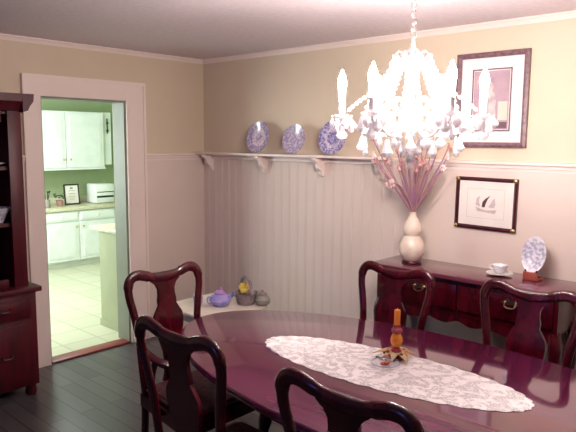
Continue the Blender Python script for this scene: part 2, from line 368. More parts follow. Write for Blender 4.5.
for y0, y1, ky in ((-.02, .425, .385), (.445, .94, .485), (-.48, -.04, -.08)):
    panel_door(t, XBC, y0, y1, .09, .575, ky, .52, arch=True)
    panel_door(t, XBC, y0, y1, .595, .715, (y0+y1)/2, .655, handle=True, name='drawer')
tag(sbox('countertop', COUNT, (KX, XBC+.04, -.5, 1.10, .727, .765), (KX, KX+.02, -.5, 1.10, .765, .85), bev=.004), 'cream kitchen worktop on the white base cabinets', 'countertop')
t = thing('kitchen_peninsula', 'pale green kitchen peninsula with a cream top just inside the doorway', 'counter', (0, 0, 0))
sbox('peninsula_panel', PENI, (-.57, -.17, -.70, -.1, .003, .845), (-.58, -.17, -.708, -.1, .003, .06), parent=t)
sbox('peninsula_top', COUNT, (-.66, -.165, -.74, -.06, .847, .88), parent=t, bev=.004)

# things on the worktop
t = thing('picture_frame', 'black framed white certificate leaning on the kitchen worktop', 'picture frame', (-3.34, .515, .767))
t.rotation_euler = (0, math.radians(-7), 0)
sbox('frame', BLACKM, (0, .015, -.105, -.09, 0, .27), (0, .015, .09, .105, 0, .27), (0, .015, -.09, .09, 0, .018), (0, .015, -.09, .09, .252, .27), parent=t)
sbox('printed_sheet', PAPER, (0, .008, -.09, .09, .018, .252), parent=t)
sbox('printed_emblem', mat('grey_ink', (0.25, 0.28, 0.27), .8), (.008, .0095, -.045, .045, .10, .105), (.008, .0095, -.045, .045, .14, .145), (.008, .0095, -.045, .045, .18, .185), (.008, .0095, -.02, .02, .205, .225), (.008, .0095, -.035, .035, .07, .075), parent=t)
t = thing('bread_box', 'white enamel bread box with two dark slots on the right of the worktop', 'bread box', (-3.36, .93, .767))
sbox('box_body', APPL, (-.13, .12, -.13, .155, 0, .26), parent=t, bev=.02)
sbox('slot', DKMETAL, (.118, .123, -.11, .14, .075, .10), parent=t); sbox('slot', DKMETAL, (.118, .123, -.11, .14, .145, .155), parent=t)
t = thing('potted_plant', 'small dark leafy plant in a pink pot left of the black frame', 'plant', (-3.26, .30, .767))
b = BM(); lathe(b, [(.03, 0), (.045, .07), (.05, .075), (.04, .07)], 16); obj('pot', b, BLOOM, t)
b = BM()
for k in range(16):
    a = random.random()*6.28; e = .3+random.random()*1.0; L = .05+random.random()*.05
    sphere(b, (L*math.cos(a)*math.cos(e), L*math.cos(a+0)*0+L*math.sin(a)*math.cos(e), .085+L*math.sin(e)), .018, 1, (1, 1, .5))
obj('foliage', b, LEAFG, t)
t = thing('utensil_jar', 'glass jar of dark utensils at the left end of the worktop', 'jar', (-3.2, .1, .767))
b = BM(); lathe(b, [(.04, 0), (.045, .01), (.045, .09), (.038, .10)], 16); obj('jar_body', b, GGREEN, t)
b = BM()
for k in range(4):
    a = k*1.6; tube(b, [(.01*math.cos(a), .01*math.sin(a), .05), (.04*math.cos(a), .04*math.sin(a), .19)], .005, 6); sphere(b, (.043*math.cos(a), .043*math.sin(a), .20), .014, 1)
obj('utensils', b, DKMETAL, t)

# ---------------------------------------------------------------- china cabinet at far left
t = thing('china_cabinet', 'tall dark red china cabinet at the left edge of the room', 'cabinet', (0, 0, 0))
yr, yl = -1.735, -2.85
sbox('base', WOODC, (.01, .45, yl, yr, .07, .67), parent=t, bev=.004)
sbox('base_top', WOODC, (.01, .475, yl-.02, yr+.03, .672, .705), parent=t, bev=.006)
for y in (yr-.04, yl+.04):
    for x in (.06, .41):
        b = BM(); lathe(b, [(.03, 0), (.038, .02), (.03, .05), (.036, .07)], 16, (x, y, 0)); obj('foot', b, WOODC, t)
nd = 3; dw = (yr-yl-.06)/nd
for k in range(nd):
    a = yl+.03+dw*k
    for (z0, z1, nm) in ((.52, .655, 'drawer'), (.09, .505, 'door')):
        b = BM(); box(b, .45, .466, a+.01, a+dw-.01, z0, z1, bev=.003); box(b, .462, .474, a+.04, a+dw-.04, z0+.025, z1-.025, bev=.004)
        d = obj(nm, b, WOODC, t); b = BM(); kz = (z0+z1)/2
        tube(b, catmull([(.474, a+dw/2-.03, kz+.01), (.495, a+dw/2-.025, kz-.005), (.495, a+dw/2+.025, kz-.005), (.474, a+dw/2+.03, kz+.01)], 4), .004, 6)
        obj('pull', b, DKMETAL, d)
# hutch: open-fronted with shelves behind stiles
hx = .38
sbox('hutch_case', WOODC, (.01, .03, yl+.03, yr-.03, .705, 1.80), (.03, hx, yr-.06, yr-.03, .705, 1.80), (.03, hx, yl+.03, yl+.06, .705, 1.80), (.03, hx, yl+.06, yr-.06, 1.77, 1.80), parent=t)
sbox('face_frame', WOODC, (hx, hx+.02, yr-.105, yr-.022, .705, 1.80), (hx, hx+.02, yl+.03, yl+.14, .705, 1.80), (hx, hx+.02, yl+.14, yr-.14, 1.72, 1.80), (hx, hx+.02, yl+.14, yr-.14, .705, .76), parent=t, bev=.002)
b = BM(); hp = [(hx, 1.78), (hx+.03, 1.79), (hx+.045, 1.815), (hx+.07, 1.845), (hx+.075, 1.89), (.01, 1.89), (.01, 1.78)]
prism(b, hp, lambda p, q, w_: (p, yl-.03+w_*(yr-yl+.03), q), 1.0)
prism(b, [(yr-.03, 1.78), (yr, 1.79), (yr+.012, 1.815), (yr+.035, 1.845), (yr+.04, 1.89), (yr-.03, 1.89)], lambda p, q, w_: (.01+w_*(hx+.065), p, q), 1.0)
obj('cornice', b, WOODC, t, smooth=False)
for z in (1.08, 1.43): sbox('shelf', WOODC, (.03, hx-.02, yl+.06, yr-.06, z, z+.022), parent=t)
def plate_bm(R, oval=1.0, n=40):
    b = BM(); lathe(b, [(0, -.004), (R*.5, -.004), (R*.6, 0), (R*.98, .012), (R, .014), (R*.985, .018), (R*.62, .006), (R*.52, .002), (0, .002)], n, sx=oval); return b
o = obj('bowl', (lambda b: (lathe(b, [(.03, 0), (.035, .006), (.075, .05), (.078, .055), (.07, .05), (.03, .012), (0, .01)], 24), b)[1])(BM()), PL4, loc=(.29, -1.88, 1.103)); o.scale = (1, 1, 1.7); tag(o, 'blue and white bowl on the lower shelf of the china cabinet', 'bowl')
o = obj('serving_plate', plate_bm(.11), PORC, loc=(.25, -1.912, 1.457)); tag(o, 'white plate lying on the upper shelf of the china cabinet', 'plate')

# ---------------------------------------------------------------- wall shelf with plates
t = thing('wall_shelf', 'long painted plate shelf on corbels across the panelled back wall', 'shelf', (0, 0, 0))
sbox('shelf_board', TRIM, (.012, 1.93, -.125, -.010, RZ+.002, RZ+.02), (.012, 1.93, -.03, -.010, RZ-.035, RZ+.002), parent=t, bev=.003)
corb = [(0, 0), (.10, 0), (.103, -.012), (.09, -.022), (.075, -.026), (.066, -.04), (.062, -.055), (.045, -.068), (.032, -.072), (.028, -.088), (.018, -.10), (0, -.105)]
corb = [(p*1.08, q*1.3) for p, q in corb]
for x in (.125, .77, 1.35, 1.86):
    b = BM(); prism(b, corb, lambda p, q, w_, x=x: (x-.016+w_*.032, -.0102-p, RZ-.0+q), 1.0); obj('bracket', b, TRIM, t, smooth=False)
def standing_plate(name, x, y, z, R, m, label, lean=12, rz=0, oval=1.0, cat='plate', group=None):
    o = obj(name, plate_bm(R, oval), m); o.location = (x, y, z)
    o.rotation_euler = (math.radians(90-lean), 0, rz); tag(o, label, cat, group); return o
SH = RZ+.021
for x, R, m, lb in ((.75, .122, PL1, 'blue plate with a pale ringed medallion, nearest the room corner on the shelf'),
                    (1.125, .110, PL2, 'smaller plate with all-over blue pattern, between two others on the shelf'),
                    (1.485, .122, PL3, 'plate with a deep blue centre, behind the left candle of the chandelier')):
    standing_plate('decorative_plate', x, -.066, SH+R*math.cos(math.radians(12))+.003, R, m, lb)

# ---------------------------------------------------------------- pictures on the back wall
def flatbox(parent, name, m, x0, x1, z0, z1, ya, yb): return sbox(name, m, (x0, x1, ya, yb, z0, z1), parent=parent)
def frame_bm(x0, x1, z0, z1, w_, y0, y1):
    b = BM()
    O = [(x0, z0), (x1, z0), (x1, z1), (x0, z1)]; I = [(x0+w_, z0+w_), (x1-w_, z0+w_), (x1-w_, z1-w_), (x0+w_, z1-w_)]
    M_ = [((p[0]+q[0])/2, (p[1]+q[1])/2) for p, q in zip(O, I)]
    lay = [[b.verts.new((p[0], y0, p[1])) for p in O], [b.verts.new((p[0], y1+.006, p[1])) for p in O], [b.verts.new((p[0], y1, p[1])) for p in M_], [b.verts.new((p[0], y1+.010, p[1])) for p in I], [b.verts.new((p[0], y0, p[1])) for p in I]]
    for a, c in zip(lay, lay[1:]+lay[:1]):
        for k in range(4): b.faces.new((a[k], a[(k+1) % 4], c[(k+1) % 4], c[k]))
    return b
t = thing('framed_picture', 'large framed portrait print on the wall behind the chandelier', 'picture', (2.59, 0, 1.86))
obj('frame', frame_bm(-.215, .215, -.270, .270, .03, -.001, -.030), FRAMEG, t, smooth=False)
flatbox(t, 'mount', MATB, -.19, .19, -.245, .245, -.012, -.002)
ART = mat('mauve_print_background', (0.40, 0.27, 0.33), .8, col2=(0.46, 0.33, 0.36), scale=12)
obj('inner_frame', frame_bm(-.118, .118, -.178, .178, .008, -.012, -.019), FRAMEG, t, smooth=False)
a = flatbox(t, 'printed_sheet', ART, -.105, .105, -.165, .165, -.0165, -.012)
FIG = mat('pale_figure_ink', (0.60, 0.52, 0.50), .8, col2=(0.40, 0.32, 0.33), scale=25)
b = BM()
figp = [(-.075, -.15), (-.07, -.05), (-.06, .02), (-.035, .045), (-.02, .05), (-.028, .07), (-.022, .095), (0, .105), (.02, .095), (.026, .07), (.016, .05), (.03, .04), (.045, .01), (.04, -.05), (.05, -.15)]
prism(b, figp, lambda p, q, w_: (p-.01, -.0166-w_*.0012, q), 1.0); obj('printed_figure', b, FIG, a, smooth=False)
flatbox(a, 'printed_wall', mat('cream_print_ink', (0.70, 0.60, 0.50), .8), .045, .100, -.115, -.01, -.0172, -.0166)
flatbox(a, 'printed_ledge', mat('dark_print_ink', (0.17, 0.10, 0.12), .8), .0, .100, -.160, -.125, -.0174, -.0166)

t = thing('framed_picture', 'small dark red framed ship sketch above the sideboard', 'picture', (2.588, 0, 1.262))
t.rotation_euler = (0, math.radians(0.6), 0)
obj('frame', frame_bm(-.188, .188, -.153, .153, .022, -.009, -.030), FRAMED, t, smooth=False)
for sx in (-1, 1):
    for sz in (-1, 1):
        b = BM(); sphere(b, (sx*.176, -.030, sz*.141), .013, 2, (1, .5, 1)); obj('corner_stud', b, BRASS, t)
flatbox(t, 'printed_sheet', PAPER, -.168, .168, -.133, .133, -.017, -.010)
LINE = mat('thin_ruled_line', (0.66, 0.52, 0.44), .8)
sbox('ruled_border', LINE, (-.115, .115, -.0178, -.017, .085, .087), (-.115, .115, -.0178, -.017, -.087, -.085), (-.115, -.113, -.0178, -.017, -.085, .085), (.113, .115, -.0178, -.017, -.085, .085), parent=t)
DARKI = mat('dark_ink', (0.08, 0.03, 0.04), .8)
GREYI = mat('grey_ink_wash', (0.50, 0.40, 0.40), .8, col2=(0.62, 0.52, 0.5), scale=40)
b = BM(); prism(b, [(-.06, -.02), (-.05, -.045), (.06, -.055), (.07, -.03), (.05, -.035), (.0, -.038), (-.03, -.03)], lambda p, q, w_: (p, -.0172-w_*.001, q), 1.0); obj('printed_hull', b, GREYI, t, smooth=False)
b = BM(); prism(b, [(-.022, -.02), (-.018, .01), (0, .03), (.028, .05), (.012, .025), (.002, 0), (-.004, -.022)], lambda p, q, w_: (p, -.0172-w_*.001, q), 1.0); obj('printed_sail', b, DARKI, t, smooth=False)
b = BM(); prism(b, [(-.06, -.01), (-.055, .03), (-.035, .045), (-.04, .01), (-.03, -.02)], lambda p, q, w_: (p, -.0172-w_*.001, q), 1.0)
prism(b, [(.02, -.02), (.04, .02), (.055, .035), (.062, .0), (.055, -.022)], lambda p, q, w_: (p, -.0172-w_*.001, q), 1.0); obj('printed_pale_sails', b, GREYI, t, smooth=False)

# ---------------------------------------------------------------- sideboard
SX0, SX1 = 2.02, 3.18; SZ = .885
t = thing('sideboard', 'dark mahogany sideboard with scalloped apron against the back wall', 'sideboard', (0, 0, 0))
sbox('top', WOODS, (SX0, SX1, -.37, -.026, SZ-.026, SZ), parent=t, bev=.006)
sbox('case', WOOD, (SX0+.04, SX1-.04, -.335, -.03, .655, SZ-.027), parent=t, bev=.003)
b = BM(); n = 60; pts = []
for k in range(n+1):
    s = k/n; xx = SX0+.06+(SX1-SX0-.12)*s
    zz = .655-.032-.028*abs(math.sin(3*PI*s))**.7*(1 if True else 0)+(.03*math.exp(-((s-.5)/.05)**2))
    pts.append((xx, zz))
pts += [(SX1-.06, .656), (SX0+.06, .656)]
prism(b, pts, lambda p, q, w_: (p, -.330+w_*.018, q), 1.0); obj('apron', b, WOOD, t, smooth=False)
for x in (SX0+.065, SX1-.065):
    for y, d in ((-.305, -1), (-.06, 0)):
        b = BM(); s = -1 if x < 2.6 else 1
        tube(b, catmull([(x, y, .66), (x+s*.015, y+d*.015, .58), (x+s*.008, y+d*.01, .40), (x, y, .22), (x+s*.004, y+d*.004, .08), (x+s*.02, y+d*.02, .018)], 5),
             [.034]*3+[.036]*3+[.033]*3+[.027]*3+[.022]*3+[.018]*3+[.015]*3+[.014]*2+[.02, .028, .028], 10); obj('leg', b, WOOD, t)
cols = [(SX0+.06, 2.595), (2.605, SX1-.06)]
PULL = mat('dull_brass', (0.32, 0.2, 0.12), 0.35, metal=1.0)
for k, (a, c) in enumerate(cols):
    b = BM(); box(b, a, c, -.350, -.335, .69, .835, bev=.005); d = obj('drawer', b, WOOD, t)
    cx = (2.365, 2.905)[k]
    b = BM(); zc = .79
    for s in (-1, 1): lathe(b, [(.001, 0), (.014, .001), (.012, .006), (.004, .008), (.004, .014)], 12, (0, 0, 0))
    bmesh.ops.delete(b, geom=b.verts[:], context='VERTS')
    for s in (-1, 1): sphere(b, (cx+s*.03, -.354, zc), .011, 2, (1, .6, 1))
    tube(b, catmull([(cx-.03, -.358, zc), (cx-.026, -.366, zc-.018), (cx, -.368, zc-.026), (cx+.026, -.366, zc-.018), (cx+.03, -.358, zc)], 4), .004, 6)
    prism(b, [(cx-.05, zc), (cx-.02, zc+.018), (cx, zc+.012), (cx+.02, zc+.018), (cx+.05, zc), (cx+.02, zc-.014), (cx, zc-.008), (cx-.02, zc-.014)], lambda p, q, w_: (p, -.351-w_*.003, q), 1.0)
    obj('drawer_pull', b, PULL, d)

# vase and dried stems
VX, VY = 2.215, -.20
o = thing('gourd_vase', 'cream double-gourd ceramic vase on the left of the sideboard', 'vase', (VX, VY, SZ+.001))
b = BM(); prof = [(.045, .0), (.055, .010), (.072, .04), (.079, .078), (.072, .113), (.054, .140), (.046, .152), (.053, .165), (.058, .192), (.053, .22), (.038, .25), (.024, .268), (.019, .288), (.021, .298), (.014, .296), (.012, .25)]
lathe(b, [(rr, z+.016) for rr, z in prof], 32); obj('vase_body', b, CERAM, o)
b = BM(); lathe(b, [(.058, 0), (.062, .006), (.055, .016)], 24); obj('vase_stand', b, WOOD, o)
t = thing('dried_branches', 'spray of purple-brown dried stems and blooms standing in the cream vase', 'dried flowers', (VX, VY, SZ+.001))
for k in range(30):
    az = random.uniform(0, 2*PI); sp = random.uniform(.05, .30); h = random.uniform(.25, .50)
    dx = sp*math.cos(az); dy = sp*math.sin(az)*.45-.01; z0 = .30
    C_ = catmull([(0, 0, .20), (dx*.03, dy*.03, z0), (dx*.35, dy*.35, z0+h*.35), (dx*.75, dy*.75, z0+h*.72), (dx, dy, z0+h)], 4)
    b = BM(); tube(b, C_, [.0065]*4+[.0065]*4+[.006]*4+[.004]*4+[.0025], 6); st = obj('stem', b, STEM, t)
    b = BM(); e = C_[-1]
    for q in range(4): sphere(b, (e.x+random.uniform(-.006, .006), e.y+random.uniform(-.006, .006), e.z-.02+q*.011), .013-.002*q, 1)
    obj('bloom', b, BLOOM if k % 3 else BLOOM2, st)
for k in range(9):                                                  # drooping cluster on the left
    ex, ez = -.115-.012*(k % 4)-random.uniform(0, .02), .475+.017*(k//3)-random.uniform(0, .03)
    C_ = catmull([(0, 0, .22), (-.01, 0, .31), (-.05, -.02, .42), (-.09, -.03, .475), (ex, -.03-.008*(k % 3), ez)], 4)
    b = BM(); tube(b, C_, .0025, 6); st = obj('drooping_stem', b, STEM, t)
    b = BM(); e = C_[-1]
    for q in range(5): sphere(b, (e.x+.009*math.cos(q*1.26), e.y+.006*math.sin(q*2), e.z+.009*math.sin(q*1.26)), .0105, 1)
    obj('bloom', b, BLOOM if k % 2 else BLOOM2, st)

# cup and saucer, plate on stand
t = thing('teacup', 'white teacup standing on a saucer on the sideboard', 'cup', (2.755, -.16, SZ+.014))
b = BM(); lathe(b, [(.018, 0), (.02, .004), (.03, .012), (.040, .035), (.043, .045), (.041, .045), (.036, .03), (.02, .01), (0, .008)], 28); obj('cup_body', b, PORC, t)
b = BM(); tube(b, catmull([(-.036, 0, .038), (-.056, 0, .036), (-.058, 0, .022), (-.036, 0, .014)], 5), .004, 6); obj('handle', b, PORC, t)
b = BM(); lathe(b, [(.03, 0), (.035, .003), (.072, .012), (.073, .014), (.03, .008), (0, .007)], 32)
o = obj('saucer', b, PORC, loc=(2.755, -.16, SZ+.001)); tag(o, 'white saucer under the teacup on the sideboard', 'saucer')
t = thing('plate_stand', 'small reddish wooden stand holding the plate on the sideboard', 'plate stand', (2.93, -.13, SZ+.001))
b = BM(); box(b, -.045, .045, -.035, .03, 0, .012, bev=.003); box(b, -.04, .04, -.045, -.035, 0, .045, bev=.003); box(b, -.012, .012, .012, .024, .012, .11, bev=.003); obj('stand_body', b, mat('red_brown_wood', (0.33, 0.07, 0.05), .4), t)
for s in (-1, 1):
    b = BM(); tube(b, [(s*.03, .01, .012), (s*.03, -.03, .03), (s*.03, -.036, .055)], .005, 6); obj('prong', b, WOODC, t)
standing_plate('display_plate', 2.93, -.125, SZ+.035+.099, .100, PL4, 'pale oval plate with grey-blue design upright on a wooden stand', lean=13, oval=.66)

# ---------------------------------------------------------------- dining table
TX, TY, TA, TB = 3.0, -1.5, 1.17, .56
t = thing('dining_table', 'large oval polished mahogany dining table with a glossy top', 'table', (TX, TY, 0))
def ell(bm, prof, a0, b0, n=96):
    rings = []
    for (dr, z) in prof: rings.append([bm.verts.new(((a0+dr)*math.cos(2*PI*k/n), (b0+dr)*math.sin(2*PI*k/n), z)) for k in range(n)])
    for a, b_ in zip(rings, rings[1:]):
        for k in range(n): bm.faces.new((a[k], a[(k+1) % n], b_[(k+1) % n], b_[k]))
    bm.faces.new(rings[0][::-1]); bm.faces.new(rings[-1])
b = BM(); ell(b, [(-.04, .715), (-.012, .716), (-.004, .722), (-.006, .728), (0, .734), (0, .742), (-.003, .748), (-.008, .75)], TA, TB); obj('tabletop', b, WOODT, t, angle=60)
b = BM(); ell(b, [(-.11, .64), (-.10, .645), (-.10, .7145)], TA, TB); obj('apron', b, WOOD, t)
for sx in (-.55, .55):
    b = BM(); lathe(b, [(.06, .18), (.075, .22), (.05, .27), (.045, .32), (.075, .40), (.085, .46), (.06, .52), (.05, .56), (.09, .60), (.11, .6395)], 24, (sx, 0, 0)); pd = obj('pedestal', b, WOOD, t)
    for k in range(4):
        a = PI/4+k*PI/2; ca, sa = math.cos(a), math.sin(a)
        b = BM(); tube(b, catmull([(sx+.04*ca, .04*sa, .24), (sx+.14*ca, .14*sa, .25), (sx+.24*ca, .24*sa, .14), (sx+.33*ca, .33*sa, .035), (sx+.38*ca, .38*sa, .022)], 5), [.035]*6+[.03]*5+[.024]*5+[.02]*4+[.02], 10); obj('leg', b, WOOD, t)

# lace runner
b = BM(); n = 240; RA, RB = .555, .188
top = []; c0 = b.verts.new((0, 0, .0028)); rr = []
for fr in (.3, .6, .85, 1.0):
    ring = []
    for k in range(n):
        a = 2*PI*k/n; s = 1.0
        if fr == 1.0:
            s = 1+.018*abs(math.sin(17*a))+.006*random.random()
        ring.append(b.verts.new((RA*fr*s*math.cos(a), (RB*fr*s+ (0.006*abs(math.sin(17*a)) if fr == 1.0 else 0))*math.sin(a), .0028+(.0012*math.sin(9*a+fr*7) if fr < 1 else 0))))
    rr.append(ring)
for k in range(n): b.faces.new((c0, rr[0][k], rr[0][(k+1) % n]))
for a, c in zip(rr, rr[1:]):
    for k in range(n): b.faces.new((a[k], c[k], c[(k+1) % n], a[(k+1) % n]))
low = [b.verts.new((v.co.x, v.co.y, .0006)) for v in rr[-1]]
for k in range(n): b.faces.new((rr[-1][k], low[k], low[(k+1) % n], rr[-1][(k+1) % n]))
o = obj('lace_runner', b, LACE, loc=(2.882, -1.495, .750)); o.rotation_euler.z = math.radians(5)
tag(o, 'oval white lace runner with scalloped edge in the middle of the table', 'table runner')

# candle centrepiece
t = thing('candle_holder', 'amber and dark red candle holder with an orange candle on the lace runner', 'candle holder', (2.868, -1.375, .7535))
b = BM(); lathe(b, [(.028, 0), (.03, .006), (.018, .014), (.012, .026), (.022, .036), (.012, .05)], 20); obj('foot', b, REDP, t)
b = BM(); sphere(b, (0, 0, .078), .024, 3, (1, 1, 1.35)); obj('globe', b, GOLD, t)
b = BM(); lathe(b, [(.008, .10), (.02, .112), (.022, .122), (.014, .13), (.016, .142), (.010, .142)], 20); obj('candle_cup', b, REDP, t)
b = BM(); lathe(b, [(.0125, .140), (.0125, .198), (.011, .202), (.003, .203)], 16); tube(b, [(0, 0, .202), (.001, 0, .21)], .0012, 5); obj('candle', b, ORANGE, t)
b = BM()
for k in range(9):
    a = 2*PI*k/9+.2; ca, sa = math.cos(a), math.sin(a); L = .07+.025*((k*7) % 3)/2
    P = [(.01, 0), (L*.4, .02), (L, .0), (L*.4, -.02)]
    vs = [b.verts.new((ca*p-sa*q, sa*p+ca*q, z)) for (p, q), z in zip(P, (.03, .038, .018, .038))]; vs2 = [b.verts.new((v.co.x, v.co.y, v.co.z-.002)) for v in vs]
    b.faces.new(vs); b.faces.new(vs2[::-1])
    for i in range(4): b.faces.new((vs[i], vs2[i], vs2[(i+1) % 4], vs[(i+1) % 4]))
obj('leaf_ring', b, LEAF, t)
b = BM()
for k in range(12):
    a = 2*PI*k/12; q = .035+.01*(k % 2); sphere(b, (q*math.cos(a), q*math.sin(a), .012+.01*(k % 3)), .0085, 1)
obj('berries', b, REDP, t)
t = thing('glass_dish', 'small clear glass dish of red sweets on the lace runner', 'dish', (2.885, -1.475, .7535))
b = BM(); lathe(b, [(.03, 0), (.036, .003), (.052, .015), (.054, .016), (.050, .012), (.03, .004), (0, .003)], 32, sx=1.0); DG = mat('thin_clear_glass', (0.9, 0.9, 0.95), 0.1); DG.node_tree.nodes['Principled BSDF'].inputs['Alpha'].default_value = .22; obj('dish_body', b, DG, t)
b = BM(); tube(b, [(.0545*math.cos(k*PI/20), .0545*math.sin(k*PI/20), .0165) for k in range(41)], .0018, 6, caps=False); obj('dish_rim', b, mat('blue_grey_rim', (0.28, 0.27, 0.42), .25), t)
b = BM()
for k in range(7): sphere(b, (.014*math.cos(k*.9)*(k % 3)/1.5, .014*math.sin(k*.9)*(k % 3)/1.5, .011+.003*(k % 2)), .008, 1)
obj('sweets', b, mat('red_orange_sweet', (0.55, 0.10, 0.05), .4), t)
t = thing('small_sprig', 'little dark leaf sprig beside the glass dish on the lace', 'sprig', (2.835, -1.435, .7535))
b = BM()
for k, (x, y) in enumerate(((0, 0), (.022, .01), (-.02, .008), (.045, .03))): sphere(b, (x, y, .007), .011, 2, (1, .6, .4))
obj('leaves', b, LEAFG, t)

# ---------------------------------------------------------------- dining chairs
def chair(label, loc, rz, arms=False, src=None, sc=1.0):
    if src is not None:
        c = copy_tree(src); c.location = loc; c.rotation_euler = (0, 0, rz); c['label'] = label; c.scale = (sc,)*3; return c
    t = thing('dining_armchair' if arms else 'dining_chair', label, 'armchair' if arms else 'chair', loc, rz, 'mahogany dining chairs round the table')
    ws = 1.0
    by = lambda z: -(z-.45)*.12
    half = [(.165, .43), (.168, .50), (.170, .58), (.172, .66), (.178, .74), (.192, .82), (.206, .89), (.205, .945), (.182, .977), (.145, .984), (.105, .974), (.06, .962), (0, .957)]
    full = half+[(-a, z) for a, z in half[-2::-1]]
    P = catmull([(a, by(z), z) for a, z in full], 4)
    W_ = [.021+.006*max(0, 1-abs(p.x)/.10) if p.z > .9 else .0205 for p in P]
    W_ = [w_+(.004 if p.z > .93 and abs(p.x) > .09 else 0) for w_, p in zip(W_, P)]
    b = BM(); tube(b, P, W_, 12, flat=((0, 1, .12), .62)); obj('backrest_frame', b, WOOD, t, angle=70)
    sp = [(.46, .062), (.49, .05), (.54, .042), (.60, .046), (.66, .064), (.70, .080), (.74, .086), (.775, .082), (.80, .066), (.822, .052), (.845, .054), (.87, .048), (.90, .048), (.925, .060), (.945, .085)]
    ol = [(a, z) for z, a in sp]+[(-a, z) for z, a in sp[::-1]]
    b = BM(); prism(b, ol, lambda p, q, w_: (p, by(q)-.007+w_*.014, q), 1.0); obj('splat', b, WOOD, t, angle=30)
    # seat: rail with drop-in cushion
    def trap(x_b, x_f, d, z0, z1, y0=-.005):
        return [(-x_b, y0), (x_b, y0), (x_f, y0+d-.03), (x_f-.03, y0+d), (-x_f+.03, y0+d), (-x_f, y0+d-.03)]
    b = BM(); prism(b, trap(.19, .245, .43, 0, 0), lambda p, q, w_: (p, q, .375+w_*.06), 1.0); obj('seat_rail', b, WOOD, t, smooth=False)
    b = BM(); prism(b, [(p*.9, q*.93+.012) for p, q in trap(.19, .245, .43, 0, 0)], lambda p, q, w_: (p, q, .436+w_*.03), 1.0)
    bmesh.ops.bevel(b, geom=b.edges[:], offset=.01, segments=2, affect='EDGES'); obj('seat_cushion', b, SEATF, t)
    for s in (-1, 1):
        b = BM(); tube(b, catmull([(s*.215, .39, .40), (s*.235, .41, .34), (s*.222, .398, .22), (s*.212, .39, .10), (s*.222, .40, .03), (s*.23, .408, .012)], 4), [.03]*3+[.033]*4+[.026]*4+[.018]*4+[.015]*3+[.022, .026, .026], 10); obj('leg', b, WOOD, t)
        b = BM(); tube(b, catmull([(s*.168, .0, .43), (s*.168, -.002, .30), (s*.168, -.02, .15), (s*.17, -.06, .012)], 4), .018, 8); obj('leg', b, WOOD, t)
        if arms:
            b = BM(); tube(b, catmull([(s*.180, by(.70), .70), (s*.235, .06, .705), (s*.275, .18, .70), (s*.285, .27, .690), (s*.262, .315, .675), (s*.245, .30, .665)], 5), [.014]*5+[.018]*12+[.022]*9, 10, flat=((0, 0, 1), .8))
            tube(b, catmull([(s*.275, .25, .685), (s*.262, .20, .60), (s*.240, .17, .50), (s*.232, .20, .40)], 5), .015, 8); obj('arm', b, WOOD, t)
    return t
ch1 = chair('armchair at the head of the table beside the kitchen doorway', (1.785, -1.67, 0), -PI/2, arms=True)
ch2 = chair('dark chair at the near left of the table, back to the viewer', (2.595, -2.19, 0), 0); ch2.scale = (1.02,)*3
chair('near chair in front of the lace runner, only its top in view', (3.24, -2.15, 0), 0, src=ch2).scale = (1.05, 1.0, 0.995)
chair('chair on the far side of the table, backed by the vase end of the sideboard', (2.48, -.85, 0), PI, src=ch2, sc=.987)
chair('chair on the far side of the table below the cup and upright plate', (3.17, -.85, 0), PI, src=ch2)

# ---------------------------------------------------------------- small white table with tea things, behind the dining table
t = thing('side_table', 'small white side table in the room corner holding tea things', 'table', (1.03, -.77, 0))
sbox('tabletop', WHITEP, (-.27, .27, -.25, .25, .478, .503), parent=t, bev=.008)
sbox('apron', WHITEP, (-.24, .24, -.22, .22, .43, .4775), parent=t)
for sx in (-1, 1):
    for sy in (-1, 1):
        b = BM(); lathe(b, [(.012, 0), (.02, .03), (.014, .08), (.02, .30), (.022, .4295)], 12, (sx*.21, sy*.19, .001)); obj('leg', b, WHITEP, t)
ZT = .504
t = thing('teapot', 'small blue and lilac teapot with a lid on the white side table', 'teapot', (1.072, -.75, ZT), 1.4); t.scale = (1.15,)*3
b = BM(); lathe(b, [(.035, 0), (.05, .008), (.066, .035), (.060, .055), (.04, .07), (.03, .073)], 28); obj('pot_body', b, STONEB, t)
b = BM(); lathe(b, [(.034, .072), (.036, .078), (.022, .092), (.006, .096), (.010, .104), (.004, .112)], 20); obj('lid', b, PURP, t)
b = BM(); tube(b, catmull([(.05, 0, .03), (.08, 0, .045), (.09, 0, .07)], 4), [.012]*4+[.008]*4+[.007], 8); obj('spout', b, STONEB, t)
b = BM(); tube(b, catmull([(-.05, 0, .06), (-.085, 0, .06), (-.085, 0, .03), (-.055, 0, .02)], 4), .005, 6); obj('handle', b, STONEB, t)
t = thing('toy_cup', 'small pinkish lilac cup at the left of the blue teapot', 'cup', (.97, -.86, ZT))
b = BM(); lathe(b, [(.022, 0), (.03, .02), (.034, .07), (.028, .068), (.018, .02)], 20); obj('cup_body', b, PURP, t)
b = BM(); lathe(b, [(.034, .07), (.03, .08), (.012, .098), (.004, .10)], 20); obj('lid', b, BLOOM2, t)
t = thing('wicker_basket', 'grey wicker basket with a hooped handle and yellow flowers on the side table', 'basket', (1.165, -.60, ZT), -.2); t.scale = (1.25,)*3
b = BM(); lathe(b, [(.045, 0), (.05, .01), (.062, .06), (.066, .065), (.058, .06), (.04, .01)], 24); obj('basket_body', b, WICK, t)
b = BM(); tube(b, [(.062*math.cos(a*PI/12), 0, .06+.09*math.sin(a*PI/12)) for a in range(13)], .009, 8); obj('handle', b, WICK, t)
b = BM()
for k in range(9): sphere(b, (-.02+.02*math.cos(k*2.1), .02*math.sin(k*1.7), .075+.012*(k % 3)), .016, 1)
obj('yellow_flowers', b, YEL, t)
t = thing('stoneware_jar', 'squat grey-green jar at the right end of the white side table', 'jar', (1.268, -.54, ZT))
